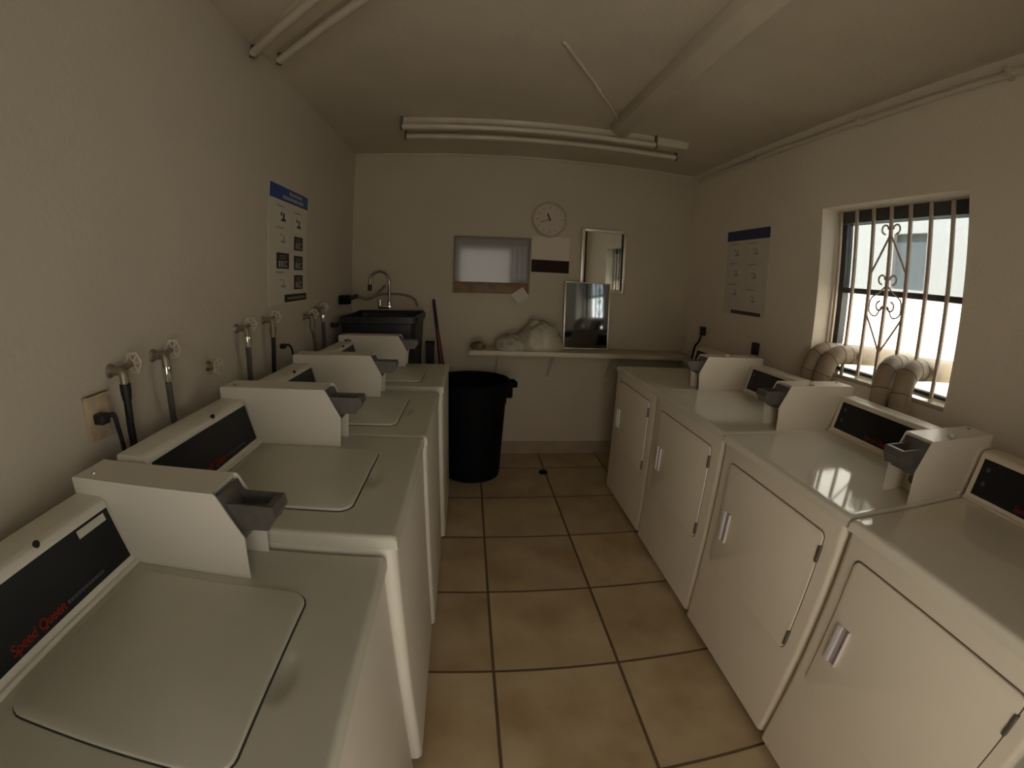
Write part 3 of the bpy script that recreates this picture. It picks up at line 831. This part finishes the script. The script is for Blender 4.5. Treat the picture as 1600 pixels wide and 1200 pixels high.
# black utility sink
sk = thing('utility_sink', 'black utility sink in the far left corner with chrome gooseneck faucet', 'sink', (-0.634, 3.285, 0))
bm = new()
w2, d2, zt = 0.276, 0.29, 1.208
outer = rrect(0, 0, 2 * w2, 2 * d2, 0.05); lip = rrect(0, 0, 2 * w2 - 0.05, 2 * d2 - 0.05, 0.04); low = rrect(0, 0, 2 * w2 - 0.11, 2 * d2 - 0.11, 0.05); outl = rrect(0, 0, 2 * w2 - 0.06, 2 * d2 - 0.06, 0.05)
def rg(o, z): return [bm.verts.new((x, y, z)) for x, y in o]
rings = [rg(outl, 0.80), rg(rrect(0, 0, 2 * w2 - 0.025, 2 * d2 - 0.025, 0.05), zt - 0.05), rg(outer, zt - 0.045), rg(outer, zt - 0.004), rg(rrect(0, 0, 2 * w2 - 0.008, 2 * d2 - 0.008, 0.05), zt), rg(lip, zt), rg(low, 0.84)]
for p, q in zip(rings, rings[1:]):
    for k in range(len(p)): bm.faces.new((p[k], p[(k + 1) % len(p)], q[(k + 1) % len(p)], q[k]))
bm.faces.new(rings[-1]); bm.faces.new(rings[0][::-1])
link('basin', bm, M_sink, sk, SM)
link('back_ledge', B(-0.262, 0.262, 0.20, 0.285, zt, zt + 0.010, 0.004), M_sink, sk, SM)
for sx in (-1, 1):
    for sy in (-1, 1):
        link('leg', B(sx * 0.21 - 0.035, sx * 0.21 + 0.035, sy * 0.21 - 0.03, sy * 0.21 + 0.03, 0, 0.81), M_blackp, sk)
arc = [(-0.089 + 0.075 * math.cos(a), 0.225, zt + 0.24 + 0.075 * math.sin(a)) for a in [PI * k / 14 for k in range(15)]]
fc = link('faucet', tube(new(), [(-0.012, 0.235, zt + 0.03), (-0.010, 0.234, zt + 0.12), (-0.012, 0.228, zt + 0.20)] + arc + [(-0.166, 0.222, zt + 0.20)], 0.0105, 12), M_dchrome, sk, SM)
bm = new()
tube(bm, [(-0.012, 0.235, zt + 0.02), (-0.012, 0.235, zt + 0.075)], 0.017, 12); tube(bm, [(-0.085, 0.235, zt + 0.02), (-0.085, 0.235, zt + 0.095)], 0.012, 12)
box(bm, -0.098, 0.006, 0.215, 0.255, zt + 0.025, zt + 0.05, 0.004)
link('faucet_base', bm, M_chrome, fc, SM)
link('spout_tip', tube(new(), [(-0.166, 0.222, zt + 0.165), (-0.166, 0.222, zt + 0.215)], 0.015, 12), M_black, fc, SM)

bx = thing('storage_bin', 'tall narrow black bin between the black sink and the broom', 'bin', (-0.309, 3.43, 0))
bm = lathe(new(), [(0, 0), (0.040, 0), (0.044, 0.95), (0.047, 0.95), (0.047, 0.98), (0.040, 0.98), (0.036, 0.03), (0, 0.03)], 4, Matrix.Rotation(PI / 4, 4, 'Z'))
link('bin_body', bm, mat('dark_maroon_plastic', (0.014, 0.006, 0.008), 0.6), bx)
link('bin_rim', B(-0.034, 0.034, -0.034, 0.034, 0.978, 0.986, 0.002), M_blackp, bx)

vb = thing('hose_timer', 'black boxy hose tap on the left wall beside the sink', 'tap', (XL, 3.27, 1.325))
link('tap_body', B(0, 0.080, -0.045, 0.035, -0.045, 0.022, 0.008), M_blackp, vb, SM)
link('tap_outlet', tube(new(), [(0.07, 0.0, -0.004), (0.13, 0.03, 0.016)], 0.017, 12), M_black, vb, SM)
hs = tag(link('supply_hose', tube(new(), spline([(-0.845, 3.30, 1.338), (-0.80, 3.34, 1.318), (-0.76, 3.40, 1.325), (-0.715, 3.455, 1.362), (-0.672, 3.485, 1.415)], 8), 0.011, 10), M_hosebrown, None, SM), 'tan hose curving from the black wall tap up to the faucet', 'hose')
hs2 = tag(link('supply_hose', tube(new(), spline([(-0.82, 3.56, 1.315), (-0.70, 3.575, 1.345), (-0.55, 3.58, 1.34), (-0.46, 3.575, 1.31), (-0.425, 3.555, 1.252)], 8), 0.008, 10), M_hosebrown, None, SM), 'thin tan hose arching low behind the faucet to the sink ledge', 'hose')
tag(link('wall_plug', B(XL, XL + 0.05, 3.02, 3.07, 1.135, 1.165, 0.006), M_black, None, SM), 'small black plug low on the left wall beside the sink', 'plug')

tag(link('drain_cap', lathe(new(), [(0, 0), (0.035, 0), (0.033, 0.012), (0.015, 0.022), (0, 0.024)], 16, Matrix.Translation((0.585, 3.20, 0))), M_blackp, None, SM), 'small dark cap lying on the floor tiles near the back wall', 'cap')

# ------------------------------------------------------------------ right wall bits
def rplug(y, z, label, w, h, tail):
    o = thing('power_plug', label, 'plug', (XR, y, z))
    link('plug_body', B(-0.035, 0, -w, w, -h, h, 0.006), M_black, o, SM)
    if tail: link('cable', tube(new(), spline([(-0.03, 0, -h), (-0.04, 0.01, -h - 0.05), (-0.05, 0.05, -h - 0.10), (-0.05, 0.08, -h - 0.2)], 6), 0.009, 8), M_black, o, SM)
    return o
rplug(3.235, 1.165, 'black plug with cord on the right wall near the back corner', 0.025, 0.035, True)
rplug(2.500, 1.138, 'black plug just below the faded poster on the right wall', 0.026, 0.04, False)

def duct(y, label, x0, zt, xe, ye):
    o = thing('dryer_duct', label, 'duct', (0, 0, 0), 0, 'exhaust ducts from the dryers')
    R_ = 0.0485
    L_ = lambda t: y + (ye - y) * t
    path = [(x0, y, 0.70), (x0, y, zt - 0.16), (x0 + 0.005, L_(.15), zt - 0.095), (x0 + 0.028, L_(.4), zt - 0.038), (x0 + 0.070, L_(.75), zt - 0.008), (x0 + 0.115, L_(.95), zt), (x0 + 0.165, ye, zt), (x0 + 0.25, ye, zt), (xe, ye, zt - 0.01)]
    pts = spline(path, 9)
    link('pipe', tube(new(), pts, R_, 22), M_duct, o, SM)
    for q in (14, 29, 41, 52):
        if q + 1 >= len(pts): break
        c = pts[q]; d = (pts[q + 1] - pts[q - 1]).normalized()
        link('seam', tube(new(), [c - d * 0.002, c + d * 0.002], R_ + 0.0012, 22), M_ductseam, o, SM)
    return o
duct(1.905, 'beige dryer duct in the far corner of the window, farther tube of that pair', 1.792, 1.225, 2.50, 1.901)
duct(1.798, 'beige dryer duct by the far jamb of the window, nearer tube of that pair', 1.792, 1.225, 2.50, 1.781)
duct(1.398, 'beige dryer duct mid window, farther tube of the nearer pair', 1.792, 1.24, 2.45, 1.427)
duct(1.285, 'beige dryer duct nearest the viewer, closest to the near window jamb', 1.792, 1.24, 2.45, 1.309)

# ------------------------------------------------------------------ ceiling fixtures and conduits
def fixture(label, a, b, z=H, tubes=((-0.085, 0.0, 1.0), (0.085, 0.0, 1.0)), hwid=0.055, cover=False):
    a = Vector((a[0], a[1], 0)); b = Vector((b[0], b[1], 0))
    L_ = (b - a).length; ang = math.atan2((b - a).y, (b - a).x)
    o = thing('ceiling_light', label, 'ceiling light', (a.x, a.y, z), ang, 'fluorescent strip lights')
    bm = new()
    pr = [(-hwid - 0.03, 0), (-hwid, -0.045), (hwid, -0.045), (hwid + 0.03, 0)] if not cover else [(-0.075, 0), (-0.055, -0.05), (0.01, -0.078), (0.03, -0.078), (0.075, 0)]
    prism(bm, pr, 0.0, L_, 0.003)
    link('housing', bm, M_fixture, o, SM)
    for (dy, t0, t1) in (tubes if not cover else ()):
        link('tube', tube(new(), [(L_ * t0 + 0.022, dy, -0.066), (L_ * t1 - 0.022, dy, -0.066)], 0.019, 14), M_tube, o, SM)
        for x in (L_ * t0 + 0.008, L_ * t1 - 0.022):
            link('lampholder', B(x, x + 0.014, dy - 0.012, dy + 0.012, -0.088, -0.030 if abs(dy) < hwid + 0.028 else 0.0, 0.002), M_holder, o)
    return o
fixture('long twin-tube strip light on the ceiling along the back wall', (-0.485, 2.862), (1.405, 2.862), tubes=((-0.095, 0.0, 0.875), (0.10, 0.0, 1.0)), hwid=0.05)
fixture('twin-tube strip light set diagonally at the left wall', (-0.915, 1.775), (0.007, 0.975), tubes=((-0.062, 0.0, 1.0), (0.062, 0.0, 1.0)), hwid=0.035)
fixture('tubeless strip light channel running front to back on the ceiling', (0.885, 2.69), (0.885, 0.50), cover=True)
cz = H - 0.009
cp = thing('ceiling_conduit', 'thin white conduit slanting across the ceiling to the tubeless channel', 'conduit', (0, 0, 0))
link('pipe', tube(new(), spline([(0.335, 1.765, cz), (0.36, 1.80, cz), (0.60, 2.185, cz), (0.80, 2.52, cz), (0.835, 2.60, cz - 0.004)], 6), 0.009, 10), M_conduit, cp, SM)
link('fitting', tube(new(), [(0.595, 2.177, cz), (0.622, 2.220, cz)], 0.0125, 10), M_conduit, cp, SM)
cp = thing('wall_conduit', 'long painted conduit running along the top of the right wall', 'conduit', (0, 0, 0))
link('pipe', tube(new(), [(XR - 0.018, 3.40, H - 0.075), (XR - 0.018, -1.2, H - 0.075)], 0.016, 12), M_conduit, cp, SM)
link('fitting', tube(new(), [(XR - 0.02, 3.44, H - 0.075), (XR - 0.02, 3.36, H - 0.075)], 0.0195, 12), M_conduit, cp, SM)
for y in (2.6, 1.7, 0.9):
    link('clip', B(XR - 0.040, XR, y - 0.012, y + 0.012, H - 0.096, H - 0.054, 0.004), M_conduit, cp, SM)
